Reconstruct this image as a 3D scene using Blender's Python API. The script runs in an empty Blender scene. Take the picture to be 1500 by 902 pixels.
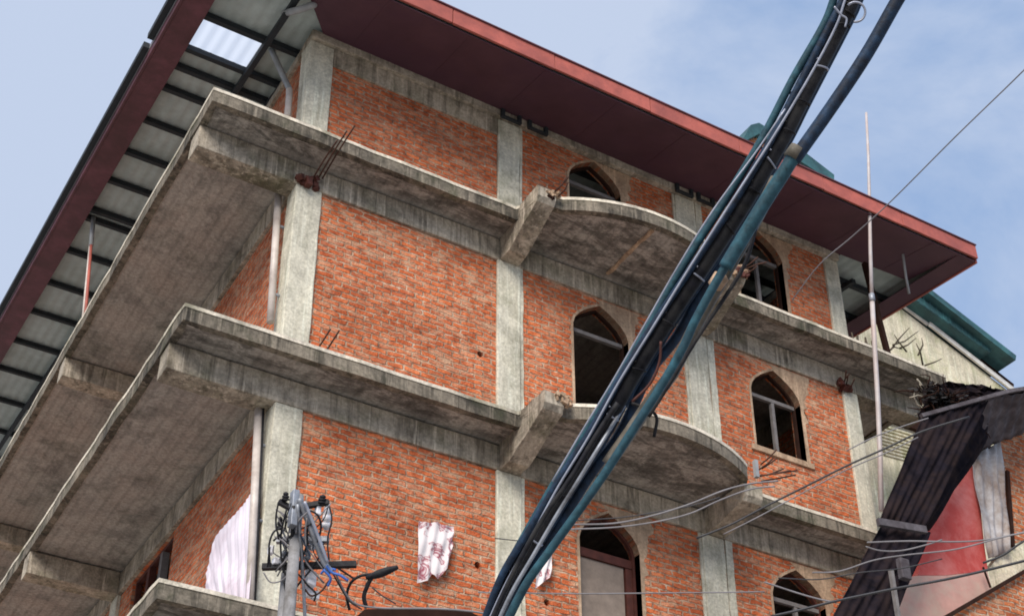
import bpy, bmesh, math, random
from mathutils import Vector, Matrix
from mathutils.geometry import tessellate_polygon
random.seed(7)
S = bpy.context.scene
COL = S.collection
PI = math.pi

# ------------------------------------------------------------------ camera
CR = Vector((0.8605971, -0.5092844, -0.0014472))
CD = Vector((0.2703971, 0.4593258, -0.8461119))
CF = Vector((0.4315763, 0.7277701, 0.5330034))
CC = Vector((-4.577873, -12.662756, -12.600673))
F, PX, PY = 2189.205, 748.797, 659.993      # in pixels of the 1500 wide photograph
cam = bpy.data.cameras.new('camera'); co = bpy.data.objects.new('camera', cam); COL.objects.link(co)
m = Matrix.Identity(4)
for i in range(3):
    m[i][0] = CR[i]; m[i][1] = -CD[i]; m[i][2] = -CF[i]; m[i][3] = CC[i]
co.matrix_world = m
cam.sensor_width = 36; cam.lens = 36*F/1500
cam.shift_x = -(PX-750)/1500; cam.shift_y = (PY-451)/1500
cam.clip_start = .1; cam.clip_end = 3000
S.camera = co

def ray(u, v): return CR*((u-PX)/F) + CD*((v-PY)/F) + CF
def at(u, v, **k):                       # the point of a vertical / level plane seen at a photo pixel
    (a, val), = k.items(); i = 'xyz'.index(a); d = ray(u, v)
    return CC + d*((val-CC[i])/d[i])
def dp(u, v, D): return CC + ray(u, v)*D   # the point at depth D

# ------------------------------------------------------------------ helpers
def link(name, me, mat=None, parent=None):
    o = bpy.data.objects.new(name, me); COL.objects.link(o)
    if mat: me.materials.append(mat)
    if parent: o.parent = parent
    return o
def mesh(name, verts, faces, mat=None, parent=None, smooth=False):
    me = bpy.data.meshes.new(name); me.from_pydata([tuple(v) for v in verts], [], faces); me.validate()
    bm = bmesh.new(); bm.from_mesh(me); bmesh.ops.recalc_face_normals(bm, faces=bm.faces); bm.to_mesh(me); bm.free()
    if smooth: me.polygons.foreach_set('use_smooth', [True]*len(me.polygons))
    return link(name, me, mat, parent)
def tag(o, label=None, cat=None, group=None, kind=None):
    if label: o['label'] = label
    if cat: o['category'] = cat
    if group: o['group'] = group
    if kind: o['kind'] = kind
    return o
def empty(name, loc, label, cat, group=None):
    # children are written in world space, so the empty's own place is undone on them by obj_under()
    o = bpy.data.objects.new(name, None); COL.objects.link(o); o.location = loc
    o.empty_display_size = .3
    return tag(o, label, cat, group)
def settle(root):
    """children were modelled in world space: move their meshes into the root's frame"""
    for ch in [c for c in bpy.data.objects if c.parent == root and c.type == 'MESH' and not c.get('_s')]:
        ch.data.transform(Matrix.Translation(-root.location)); ch['_s'] = 1
        for g in [c for c in bpy.data.objects if c.parent == ch and c.type == 'MESH' and not c.get('_s')]:
            g.data.transform(Matrix.Translation(-root.location)); g['_s'] = 1

class MB:
    def __init__(s): s.v = []; s.f = []
    def add(s, vs, fs):
        n = len(s.v); s.v += [Vector(v) for v in vs]; s.f += [[i+n for i in f] for f in fs]; return s
    def box(s, a, b):
        x0,y0,z0 = a; x1,y1,z1 = b
        return s.add([(x0,y0,z0),(x1,y0,z0),(x1,y1,z0),(x0,y1,z0),(x0,y0,z1),(x1,y0,z1),(x1,y1,z1),(x0,y1,z1)],
              [(0,3,2,1),(4,5,6,7),(0,1,5,4),(1,2,6,5),(2,3,7,6),(3,0,4,7)])
    def prism(s, pts, z0, z1):            # level outline given thickness
        n = len(pts)
        tri = tessellate_polygon([[Vector((p[0],p[1],0)) for p in pts]])
        vs = [(p[0],p[1],z0) for p in pts]+[(p[0],p[1],z1) for p in pts]
        fs = [tuple(t) for t in tri]+[tuple(i+n for i in t) for t in tri]+[(i,(i+1)%n,(i+1)%n+n,i+n) for i in range(n)]
        return s.add(vs, fs)
    def slab(s, pts, off):                # any planar outline pushed along a vector
        n = len(pts); pts = [Vector(p) for p in pts]; off = Vector(off)
        tri = tessellate_polygon([pts])
        return s.add(pts+[p+off for p in pts], [tuple(t) for t in tri]+[tuple(i+n for i in t) for t in tri]+[(i,(i+1)%n,(i+1)%n+n,i+n) for i in range(n)])
    def bar(s, a, b, w, h=None, up=(0,0,1)):
        a = Vector(a); b = Vector(b); h = h or w; d = (b-a).normalized(); u = Vector(up)
        if abs(d.dot(u)) > .98: u = Vector((0,1,0))
        x = d.cross(u).normalized()*w/2; y = x.cross(d).normalized()*h/2
        return s.add([a-x-y,a+x-y,a+x+y,a-x+y,b-x-y,b+x-y,b+x+y,b-x+y],
              [(0,3,2,1),(4,5,6,7),(0,1,5,4),(1,2,6,5),(2,3,7,6),(3,0,4,7)])
    def tube(s, pts, r, seg=8, cap=True):
        pts = [Vector(p) for p in pts]; n = len(pts); rr = r if isinstance(r, (list,tuple)) else [r]*n
        vs = []; prev = None
        for i,p in enumerate(pts):
            t = (pts[min(i+1,n-1)]-pts[max(i-1,0)]).normalized()
            if prev is None:
                u = Vector((0,0,1)) if abs(t.z) < .9 else Vector((1,0,0)); x = t.cross(u).normalized()
            else: x = (prev - t*prev.dot(t)).normalized()
            prev = x; y = t.cross(x)
            for k in range(seg):
                a = 2*PI*k/seg; vs.append(p + (x*math.cos(a)+y*math.sin(a))*rr[i])
        fs = [(i*seg+k, i*seg+(k+1)%seg, (i+1)*seg+(k+1)%seg, (i+1)*seg+k) for i in range(n-1) for k in range(seg)]
        if cap: fs += [tuple(range(seg)), tuple(range((n-1)*seg, n*seg))]
        return s.add(vs, fs)
    def lathe(s, base, axis, prof, seg=12):
        base = Vector(base); axis = Vector(axis).normalized()
        return s.tube([base+axis*h for h,_ in prof], [max(r,.0005) for _,r in prof], seg)
    def build(s, name, mat=None, parent=None, smooth=False, bevel=0, jitter=0, sub=0):
        o = mesh(name, s.v, s.f, mat, parent, smooth)
        if sub or jitter:
            bm = bmesh.new(); bm.from_mesh(o.data)
            for _ in range(6):
                es = [e for e in bm.edges if e.calc_length() > max(sub,.05)]
                if not es or not sub: break
                bmesh.ops.subdivide_edges(bm, edges=es, cuts=1, use_grid_fill=True)
            for v in bm.verts: 
                v.co += Vector((random.uniform(-1,1),random.uniform(-1,1),random.uniform(-1,1)))*jitter
            bm.to_mesh(o.data); bm.free()
        if bevel:
            b = o.modifiers.new('bevel','BEVEL'); b.width = bevel; b.segments = 2; b.limit_method='ANGLE'; b.angle_limit = .9
        return o
def smooth_path(pts, k=5):
    P = [Vector(p) for p in pts]; P = [P[0]*2-P[1]]+P+[P[-1]*2-P[-2]]; out = []
    for i in range(1, len(P)-2):
        for j in range(k):
            t = j/k; a,b,c,d = P[i-1:i+3]
            out.append(.5*((2*b)+(c-a)*t+(2*a-5*b+4*c-d)*t*t+(3*b-a-3*c+d)*t**3))
    out.append(P[-2]); return out

# ------------------------------------------------------------------ materials
def nt(name):
    mt = bpy.data.materials.new(name); mt.use_nodes = True; t = mt.node_tree
    return mt, t, t.nodes['Principled BSDF']
def N(t, typ, **k):
    n = t.nodes.new(typ)
    for a,b in k.items():
        if a.startswith('_'): n.inputs[a[1:].replace('_',' ')].default_value = b
        else: setattr(n, a, b)
    return n
def ramp(t, src, stops):
    r = N(t,'ShaderNodeValToRGB'); e = r.color_ramp.elements
    while len(e) < len(stops): e.new(.5)
    for q,(p,c) in zip(e, stops): q.position = p; q.color = c if len(c)==4 else (*c,1)
    t.links.new(src, r.inputs[0]); return r
def mix(t, fac, a, b, mode='MIX'):
    n = N(t,'ShaderNodeMix', data_type='RGBA', blend_type=mode)
    for s,v in ((0,fac),(6,a),(7,b)):
        if hasattr(v,'links') or isinstance(v, bpy.types.NodeSocket): t.links.new(v, n.inputs[s])
        else: n.inputs[s].default_value = v if s==0 else ((*v,1) if len(v)==3 else v)
    return n.outputs[2]
def coords(t, scale=(1,1,1), swz=None):
    g = N(t,'ShaderNodeNewGeometry'); out = g.outputs['Position']
    if swz:
        sp = N(t,'ShaderNodeSeparateXYZ'); cb = N(t,'ShaderNodeCombineXYZ'); t.links.new(out, sp.inputs[0])
        for i,c in enumerate(swz):
            if c in 'xyz': t.links.new(sp.outputs['xyz'.index(c)], cb.inputs[i])
        out = cb.outputs[0]
    mp = N(t,'ShaderNodeMapping'); mp.inputs['Scale'].default_value = scale; t.links.new(out, mp.inputs[0])
    return mp.outputs[0]
def noise(t, vec, sc, det=6, rough=.6, dist=0):
    n = N(t,'ShaderNodeTexNoise'); n.inputs['Scale'].default_value = sc; n.inputs['Detail'].default_value = det
    n.inputs['Roughness'].default_value = rough; n.inputs['Distortion'].default_value = dist
    t.links.new(vec, n.inputs['Vector']); return n.outputs['Fac']
def bump(t, b, h, strength=.5, dist=.02, nrm=None):
    n = N(t,'ShaderNodeBump'); n.inputs['Strength'].default_value = strength; n.inputs['Distance'].default_value = dist
    t.links.new(h, n.inputs['Height'])
    if nrm: t.links.new(nrm, n.inputs['Normal'])
    t.links.new(n.outputs[0], b.inputs['Normal']); return n.outputs[0]

def brick_mat(name, swz, c1=(.66,.165,.058), c2=(.50,.115,.045), mortar=(.46,.28,.18), smear=.48):
    mt,t,b = nt(name); v = coords(t, (1,1,1), swz)
    # uneven courses
    nd = N(t,'ShaderNodeTexNoise'); nd.inputs['Scale'].default_value = 2.6; nd.inputs['Detail'].default_value = 3; t.links.new(v, nd.inputs['Vector'])
    va = N(t,'ShaderNodeVectorMath', operation='MULTIPLY_ADD'); t.links.new(nd.outputs['Color'], va.inputs[0]); va.inputs[1].default_value = (.07,.075,0); t.links.new(v, va.inputs[2])
    nd2 = N(t,'ShaderNodeTexNoise'); nd2.inputs['Scale'].default_value = 16; t.links.new(v, nd2.inputs['Vector'])
    vb = N(t,'ShaderNodeVectorMath', operation='MULTIPLY_ADD'); t.links.new(nd2.outputs['Color'], vb.inputs[0]); vb.inputs[1].default_value = (.05,.024,0); t.links.new(va.outputs[0], vb.inputs[2])
    br = N(t,'ShaderNodeTexBrick'); br.offset = .5
    for k,x in (('Scale',1),('Mortar Size',.013),('Mortar Smooth',.5),('Bias',-.1),('Brick Width',.21),('Row Height',.073)): br.inputs[k].default_value = x
    br.inputs['Color1'].default_value = (*c1,1); br.inputs['Color2'].default_value = (*c2,1); br.inputs['Mortar'].default_value = (*mortar,1)
    t.links.new(vb.outputs[0], br.inputs['Vector'])
    mn = noise(t, v, 13, 3, .6); mr = ramp(t, mn, [(.38,(.26,.13,.085)),(.5,tuple(mortar)),(.66,(.62,.42,.29))])
    bcol = mix(t, br.outputs['Fac'], br.outputs['Color'], mr.outputs[0])
    # each brick's own tone
    n1 = noise(t, v, 9, 2, .5); tone = ramp(t, n1, [(.3,(.7,.66,.66)),(.5,(1,1,1)),(.68,(1.22,1.45,1.6))])
    c = mix(t, .85, bcol, tone.outputs[0], 'MULTIPLY')
    # cement smears, running along the courses
    vs = coords(t, (1.0,2.4,1), swz); n2 = noise(t, vs, 3.2, 8, .72, .4)
    sm = ramp(t, n2, [(smear,(0,0,0)),(smear+.16,(1,1,1))])
    vs3 = coords(t, (1,1,1), swz); n3 = noise(t, vs3, .55, 3, .5)
    big = ramp(t, n3, [(.38,(.3,.3,.3)),(.6,(.92,.92,.92))])
    mm = N(t,'ShaderNodeMath', operation='MULTIPLY'); t.links.new(sm.outputs[0], mm.inputs[0]); t.links.new(big.outputs[0], mm.inputs[1])
    c = mix(t, mm.outputs[0], c, (.64,.42,.27))
    n4 = noise(t, v, .8, 5, .6); dk = ramp(t, n4, [(.35,(.66,.62,.62)),(.6,(1.05,1.05,1.05))])
    c = mix(t, .8, c, dk.outputs[0], 'MULTIPLY')
    n5 = noise(t, v, 38, 3, .6); fl = ramp(t, n5, [(.34,(.72,.68,.68)),(.5,(1,1,1)),(.68,(1.15,1.2,1.25))]); c = mix(t, .7, c, fl.outputs[0], 'MULTIPLY')
    t.links.new(c, b.inputs['Base Color']); b.inputs['Roughness'].default_value = .95; b.inputs['Specular IOR Level'].default_value = .15
    inv = N(t,'ShaderNodeMath', operation='SUBTRACT'); inv.inputs[0].default_value = 1; t.links.new(br.outputs['Fac'], inv.inputs[1])
    ad = N(t,'ShaderNodeMath', operation='MULTIPLY_ADD'); t.links.new(n5, ad.inputs[0]); ad.inputs[1].default_value = .9; t.links.new(inv.outputs[0], ad.inputs[2])
    bump(t, b, ad.outputs[0], .9, .022)
    return mt
def concrete(name, base, dark, amt=.5, drips=True, green=(.05,.055,.03), gamt=.3, boards=None, warm=None, stain=False, dk=.8):
    mt,t,b = nt(name); v = coords(t)
    n1 = noise(t, v, 2.2, 8, .68); r1 = ramp(t, n1, [(.36,(.68,.68,.68)),(.5,(1,1,1)),(.66,(1.18,1.17,1.15))])
    c = mix(t, 1, (*base,1), r1.outputs[0], 'MULTIPLY')
    n2 = noise(t, v, 1.1, 7, .7, .5); r2 = ramp(t, n2, [(.62-amt*.3,(0,0,0)),(.72-amt*.1,(1,1,1))])
    c = mix(t, r2.outputs[0], c, dark)
    if drips:
        vd = coords(t, (6,6,.45)); n3 = noise(t, vd, 1.6, 6, .7); r3 = ramp(t, n3, [(.49,(0,0,0)),(.66,(dk,dk,dk))])
        c = mix(t, r3.outputs[0], c, tuple(x*.8 for x in dark))
        vd2 = coords(t, (11,11,.5)); n8 = noise(t, vd2, 1.3, 5, .7); r8 = ramp(t, n8, [(.54,(0,0,0)),(.66,(.7,.7,.7))])
        c = mix(t, r8.outputs[0], c, tuple(min(.8,x*1.45) for x in base))
    n4 = noise(t, v, 1.7, 6, .75, .3); r4 = ramp(t, n4, [(.5,(0,0,0)),(.68,(gamt,gamt,gamt))]); c = mix(t, r4.outputs[0], c, green)
    if warm:
        n6 = noise(t, v, 1.3, 5, .6, .2); r6 = ramp(t, n6, [(.45,(0,0,0)),(.6,(.8,.8,.8))]); c = mix(t, r6.outputs[0], c, warm)
    n5 = noise(t, v, 26, 5, .7); r5 = ramp(t, n5, [(.35,(.7,.7,.7)),(.65,(1.25,1.25,1.25))]); c = mix(t, .8, c, r5.outputs[0], 'MULTIPLY')
    h = n5
    if stain:       # weathered front strip, outside the wall plane
        g2=N(t,'ShaderNodeNewGeometry'); sp=N(t,'ShaderNodeSeparateXYZ'); t.links.new(g2.outputs['Position'],sp.inputs[0])
        ma=N(t,'ShaderNodeMapRange'); t.links.new(sp.outputs['Y'],ma.inputs[0]); ma.inputs[1].default_value=.02; ma.inputs[2].default_value=-.12; ma.inputs[3].default_value=0; ma.inputs[4].default_value=1
        vv=coords(t,(1,2.2,1)); n7=noise(t,vv,2.3,10,.8,.5); r7=ramp(t,n7,[(.44,(0,0,0)),(.53,(.6,.6,.6)),(.66,(.9,.9,.9))])
        mu=N(t,'ShaderNodeMath',operation='MULTIPLY'); t.links.new(r7.outputs[0],mu.inputs[0]); t.links.new(ma.outputs[0],mu.inputs[1])
        c=mix(t,mu.outputs[0],c,(.055,.047,.04))
    if boards:
        w = N(t,'ShaderNodeTexWave', wave_type='BANDS', bands_direction=boards); w.inputs['Scale'].default_value = 2.1; w.inputs['Distortion'].default_value = .6
        w.inputs['Detail'].default_value = 2; t.links.new(v, w.inputs['Vector'])
        rw = ramp(t, w.outputs['Fac'], [(.0,(.6,.6,.6)),(.3,(1,1,1))]); c = mix(t, .4, c, rw.outputs[0], 'MULTIPLY')
    t.links.new(c, b.inputs['Base Color']); b.inputs['Roughness'].default_value = .93; b.inputs['Specular IOR Level'].default_value = .2
    bump(t, b, h, .6, .012); return mt
def plain(name, col, rough=.6, metal=0, var=.25, sc=6, spec=.4, dirt=None, damt=.5):
    mt,t,b = nt(name); v = coords(t); n = noise(t, v, sc, 5, .65)
    r = ramp(t, n, [(.3,(1-var,)*3),(.7,(1+var,)*3)]); c = mix(t, 1, (*col,1), r.outputs[0], 'MULTIPLY')
    if dirt:
        n2 = noise(t, v, sc*.45, 7, .72, .3); r2 = ramp(t, n2, [(.5-damt*.15,(0,0,0)),(.66,(1,1,1))]); c = mix(t, r2.outputs[0], c, dirt)
    t.links.new(c, b.inputs['Base Color']); b.inputs['Roughness'].default_value = rough; b.inputs['Metallic'].default_value = metal
    b.inputs['Specular IOR Level'].default_value = spec
    bump(t, b, n, .2, .01); return mt

M = {}
M['brick_front'] = brick_mat('brick_front', 'xz')
M['brick_side'] = brick_mat('brick_side', 'yz')
M['conc_col'] = concrete('concrete_column', (.60,.565,.46), (.34,.32,.24), .28, True, (.2,.21,.12), .35, dk=.45)
M['conc_beam'] = concrete('concrete_beam', (.46,.40,.32), (.12,.10,.075), .5, True, (.12,.12,.06), .45)
M['conc_slab'] = concrete('concrete_slab', (.42,.39,.35), (.19,.175,.16), .38, False, (.07,.075,.05), .5, 'X', (.42,.37,.325), True)
M['conc_edge'] = concrete('concrete_edge', (.24,.205,.16), (.04,.036,.03), .65, True, (.05,.055,.03), .8)
M['screed'] = concrete('edge_screed', (.70,.63,.52), (.22,.2,.15), .42, False, (.25,.25,.14), .4)
M['plaster'] = concrete('plaster', (.48,.34,.23), (.34,.22,.145), .4, True, (.2,.16,.1), .2)
M['roof_red'] = plain('roof_red_paint', (.44,.115,.085), .6, 0, .25, 3, .35, (.27,.075,.062), .7)
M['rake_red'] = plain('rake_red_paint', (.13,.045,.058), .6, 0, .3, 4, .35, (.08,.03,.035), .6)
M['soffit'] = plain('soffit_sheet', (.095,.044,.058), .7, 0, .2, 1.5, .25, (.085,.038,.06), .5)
M['tin'] = plain('underside_sheet', (.46,.53,.52), .6, 0, .15, 3, .3, (.34,.4,.38), .5)
M['purlin'] = plain('purlin_steel', (.02,.025,.03), .7)
M['rust'] = plain('rusty_rebar', (.07,.03,.02), .9, 0, .4, 30)
M['dark'] = plain('dark_timber_and_shade', (.03,.014,.010), .9, 0, .3, 6, .1)  # timber, and the painted shade of the cream house's recess
M['redwood'] = plain('dark_red_timber', (.08,.022,.015), .7, 0, .4, 8)
M['greywood'] = plain('grey_frame', (.17,.155,.15), .8, 0, .3, 8)
M['board'] = plain('grey_board', (.25,.2,.165), .85, 0, .2, 7, .2)
M['pipe'] = plain('pvc_pipe', (.62,.55,.5), .45, 0, .12, 5, .4, (.4,.34,.3), .3)
M['pipe_grey'] = plain('grey_pipe', (.3,.31,.32), .5, 0, .2, 5)
M['cloth'] = plain('white_cloth', (.78,.72,.80), .9, 0, .12, 3, .1, (.6,.5,.56), .4)
M['black'] = plain('black_rubber', (.011,.011,.015), .62, 0, .6, 30, .2, (.035,.034,.034), .5)
M['navy'] = plain('navy_rubber', (.014,.036,.075), .6, 0, .6, 30, .25, (.01,.012,.02), .6)
M['teal'] = plain('teal_rubber', (.022,.075,.10), .58, 0, .6, 25, .25, (.02,.05,.07), .5)
M['steel_and_sheen'] = plain('pale_strand', (.34,.36,.43), .4, .3, .3, 10, .5)  # steel wire, and the pale sheen lines drawn along the cables
M['brown_cable'] = plain('brown_cable', (.16,.14,.115), .6, 0, .4, 12, .3, (.05,.045,.03), .7)
M['galv'] = plain('galvanised', (.32,.34,.38), .5, .4, .3, 12, .5, (.12,.12,.13), .5)
M['pole'] = plain('pole_concrete', (.26,.255,.26), .85, 0, .3, 10, .2, (.11,.1,.09), .5)
M['porcelain'] = plain('porcelain', (.75,.74,.78), .25, 0, .1, 10, .6)
M['blue'] = plain('blue_wire', (.05,.13,.42), .5, 0, .3, 12)
M['wire'] = plain('wire_dark', (.03,.03,.035), .5)
M['wire_pale'] = plain('wire_pale', (.2,.19,.2), .6, 0)
M['white_pole'] = plain('white_metal_pole', (.5,.46,.46), .5, 0, .15, 4, .4, (.42,.33,.3), .4)
M['cream'] = concrete('cream_wall', (.62,.56,.43), (.42,.40,.27), .35, True, (.34,.36,.16), .6)
M['white_trim'] = plain('white_trim', (.78,.75,.7), .6)
M['green_roof'] = plain('green_roof_tin', (.03,.075,.085), .55, 0, .3, 5, .3, (.05,.15,.16), .5)
M['darktin'] = plain('dark_sheet', (.012,.010,.014), .95, 0, .5, 5, .04, (.03,.02,.019), .5)
M['greytin'] = plain('grey_sheet', (.11,.10,.11), .9, 0, .4, 8, .08, (.06,.05,.055), .5)
M['redwall'] = plain('red_painted_wall', (.48,.075,.065), .8, 0, .12, 2, .2, (.62,.22,.2), .45)
M['pinkwall'] = plain('faded_pink_wall', (.55,.33,.28), .85, 0, .15, 3, .15, (.5,.42,.34), .6)
M['rustytin'] = plain('rusty_pale_sheet', (.5,.49,.5), .6, 0, .25, 3, .3, (.2,.13,.09), .8)
M['ground'] = plain('street_surface', (.30,.28,.255), .9, 0, .25, .6)
M['twig'] = plain('dry_twig', (.1,.08,.055), .9)
mt,t,b = nt('translucent_sheet'); b.inputs['Base Color'].default_value = (.85,.9,.95,1); b.inputs['Roughness'].default_value=.6
tr = N(t,'ShaderNodeBsdfTranslucent'); tr.inputs[0].default_value = (.55,.6,.68,1); ms = N(t,'ShaderNodeMixShader'); ms.inputs[0].default_value=.85
t.links.new(b.outputs[0], ms.inputs[1]); t.links.new(tr.outputs[0], ms.inputs[2]); t.links.new(ms.outputs[0], t.nodes['Material Output'].inputs[0])
M['skylight'] = mt
mt,t,b = nt('printed_cloth'); v = coords(t,(1,1,1)); n = noise(t, v, 4.5, 4, .6, .8)
r = ramp(t, n, [(.42,(.74,.68,.68)),(.52,(.72,.64,.64)),(.56,(.28,.04,.07)),(.6,(.7,.6,.6)),(.68,(.16,.12,.13))]); t.links.new(r.outputs[0], b.inputs['Base Color']); b.inputs['Roughness'].default_value=.9
M['print'] = mt
brick2 = brick_mat('brick_shack', 'xz', (.58,.17,.06), (.42,.12,.05), (.5,.36,.25), .5)

# ------------------------------------------------------------------ the setting
g = MB().box((-900,-900,-14.4),(900,900,-14.2)).build('ground', M['ground']); tag(g, kind='structure')

# ------------------------------------------------------------------ the unfinished brick building
B = empty('brick_building', (4,6,-14.2), 'unfinished brick building with bare concrete slabs, arched openings and a wide dark red roof', 'building')
TH, BH = .205, .328
ZB = TH+BH
LEVELS = [0, -3.1, -6.244, -9.35, -12.4]
DEPTH = 16
CX = [(0,.329),(2.742,3.07),(5.66,6.0),(8.418,8.693)]
XL = -1.25
def arc(x0, x1, y0, ymid, n=20):
    xm=(x0+x1)/2; h=(x1-x0)/2; s=abs(ymid-y0); R=(h*h+s*s)/(2*s); out=[]
    a=math.asin(h/R)
    for i in range(n+1):
        q=-a+2*a*i/n; out.append((xm+R*math.sin(q), ymid+R-R*math.cos(q)))
    return out
def slab_outline(xl, a, ar, xr, deep):
    # front edge: straight, then the curved balcony between the second and third pillars, then straight
    return [(xl,-a),(2.76,-a)]+[(3.04,-.86)]+arc(3.16,5.72,-.87,-1.23)+[(6.02,-ar),(xr,-ar),(xr,deep),(xl,deep)]
def rough_edge(pts, amp=.007, step=.22):
    out=[]
    for i in range(len(pts)):
        a=Vector((*pts[i],0)); b_=Vector((*pts[(i+1)%len(pts)],0)); L=(b_-a).length; n=max(1,int(L/step)) if L<14 else 70
        for j in range(n):
            p=a.lerp(b_,j/n)
            if j: p+=Vector((random.uniform(-amp,amp),random.uniform(-amp,amp),0))
            out.append((p.x,p.y))
    return out
specs = [(0,XL,.423,.462,10.05),(-3.1,-1.225,.44,.41,8.9),(-6.244,-1.10,.444,.42,8.9),(-9.35,-1.1,.44,.42,8.9)]
for z,xl,a,ar,xr in specs:
    out = rough_edge(slab_outline(xl,a,ar,xr,DEPTH))
    o = MB().prism(out, z-TH+.028, z-.045).build('floor_slab', M['conc_slab'], B)
    # the cast edge (a shade rougher and darker than the soffit) and the pale screed lip on top of it
    def band(off, w, z0, z1):
        # strip following the outline: outer at off, inner at off-w (only front and side edges are built)
        P=[Vector((*p,0)) for p in out]; n=len(P); o_,i_=[],[]
        for k in range(n):
            d=((P[(k+1)%n]-P[k]).normalized()+(P[k]-P[k-1]).normalized()).normalized(); nr=Vector((d.y,-d.x,0))
            o_.append(P[k]+nr*off); i_.append(P[k]+nr*(off-w))
        mb=MB(); vs=[]
        for k in range(n): vs+= [Vector((o_[k].x,o_[k].y,z0)),Vector((o_[k].x,o_[k].y,z1)),Vector((i_[k].x,i_[k].y,z1)),Vector((i_[k].x,i_[k].y,z0))]
        fs=[]
        for k in range(n):
            l=(k+1)%n
            if (P[l]-P[k]).length>3: continue
            for q in range(4): fs.append((k*4+q,l*4+q,l*4+(q+1)%4,k*4+(q+1)%4))
        mb.add(vs,fs); return mb
    band(.006,.09,z-TH,z-.044).build('edge_face', M['conc_edge'], o)
    band(.016,.2,z-.044,z).build('edge_screed', M['screed'], o)

def drop_box(name, a, b_, mat, par=B, bevel=.008, jit=.004, sub=.5):
    return MB().box(a,b_).build(name, mat, par, bevel=bevel, jitter=jit, sub=sub)
ex = .003
for li,(z,xl,a,ar,xr) in enumerate(specs):
    zb = z-ZB; zt = z-TH-ex
    # beam in the plane of the front wall
    drop_box('edge_beam', (xl+.012,.0,zb), (9.95 if li==0 else 8.69,.30,zt), M['conc_beam'])
    drop_box('edge_beam', (0.0,.30+ex,zb+.01), (.28,DEPTH-.1,zt), M['conc_beam'])
    drop_box('edge_beam', (8.42,.30+ex,zb+.01), (8.68,DEPTH-.1,zt), M['conc_beam'])
    # cantilever beams to the left
    for y in (5.3,10.6):
        drop_box('cantilever_beam', (xl+.01,y,zb+.005), (-ex,y+.27,zt), M['conc_beam'])
    # beams carrying the curved balcony
    yl = -.93 if li==0 else -1.0
    for x0,x1,y1_,zt2 in ((2.775,3.035,yl,z+.004),(5.72,6.0,yl+.02 if li==0 else -.80,z+.004 if li==0 else z-TH-ex)):
        zt3=min(zt2,z+.004); tipb=zt3-.23
        MB().slab([(x0,-ex,zb),(x0,-.22,zb),(x0,y1_+.05,tipb),(x0,y1_,tipb+.06),(x0,y1_,zt3-.02),(x0,y1_+.03,zt3),(x0,-ex,zt3)],(x1-x0,0,0)).build('cantilever_beam',M['conc_beam'],B,bevel=.008,jitter=.006,sub=.2)
# columns
for li in range(5):
    ztop = 1.89 if li==0 else LEVELS[li-1]-ZB-ex
    z0 = LEVELS[li]-.0 if li<5 else -14.2
    if li==4: z0=-14.2
    for i,(x0,x1) in enumerate(CX):
        drop_box('concrete_column', (x0,-.0,z0), (x1,.29,ztop), M['conc_col'], jit=.005, sub=.6, bevel=.012)
    for y in (5.3,10.6):
        drop_box('concrete_column', (0.0,y,z0), (.28,y+.3,ztop), M['conc_col'], jit=.004, sub=.8)
    # pale unplastered strips beside the inner pillars (the brick toothing filled with cement)
# brick panels
def arch_profile(u0,u1,zs):
    w=u1-u0; k=w/.85
    return [(u0,zs)]+[(u0+dx*k, zs+dz) for dx,dz in ((.03,.10),(.10,.2),(.2,.29),(.32,.37),(.425,.43),(.53,.37),(.65,.29),(.75,.2),(.82,.10))]+[(u1,zs)]
def to3(ax, u, d, z): return (u,d,z) if ax=='x' else (d,u,z)
def panel(name, ax, u0,u1,z0,z1, d0, th, holes, mat, par):
    outer=[(u0,z0),(u1,z0),(u1,z1),(u0,z1)]
    loops=[outer]+holes; flat=[p for l in loops for p in l]
    tri=tessellate_polygon([[Vector((p[0],p[1],0)) for p in l] for l in loops]); n=len(flat)
    vs=[to3(ax,p[0],d0,p[1]) for p in flat]+[to3(ax,p[0],d0+th,p[1]) for p in flat]
    fs=[tuple(t_) for t_ in tri]+[tuple(i+n for i in t_) for t_ in tri]; k=0
    for l in loops:
        for i in range(len(l)):
            j=(i+1)%len(l); fs.append((k+i,k+j,k+j+n,k+i+n))
        k+=len(l)
    return mesh(name, vs, fs, mat, par)
def surround(ax, prof_in, prof_out, d0, d1, mat, par, name='arch_surround', closed=False):
    n=len(prof_in); vs=[]
    for a_,b_ in zip(prof_in,prof_out):
        vs+=[to3(ax,a_[0],d0,a_[1]),to3(ax,b_[0],d0,b_[1]),to3(ax,b_[0],d1,b_[1]),to3(ax,a_[0],d1,a_[1])]
    fs=[]
    for k in range(n if closed else n-1):
        l=(k+1)%n
        for q in range(4): fs.append((k*4+q,l*4+q,l*4+(q+1)%4,k*4+(q+1)%4))
    if not closed: fs+=[(0,1,2,3),((n-1)*4,(n-1)*4+1,(n-1)*4+2,(n-1)*4+3)]
    return mesh(name, vs, fs, mat, par)
def grow(prof, g, cx_, czmid):
    out=[]
    for i,(u,z) in enumerate(prof):
        a_=Vector(prof[max(i-1,0)]); b_=Vector(prof[min(i+1,len(prof)-1)]); d=(b_-a_).normalized(); out.append((u-d.y*g, z+d.x*g))
    return out
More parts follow.
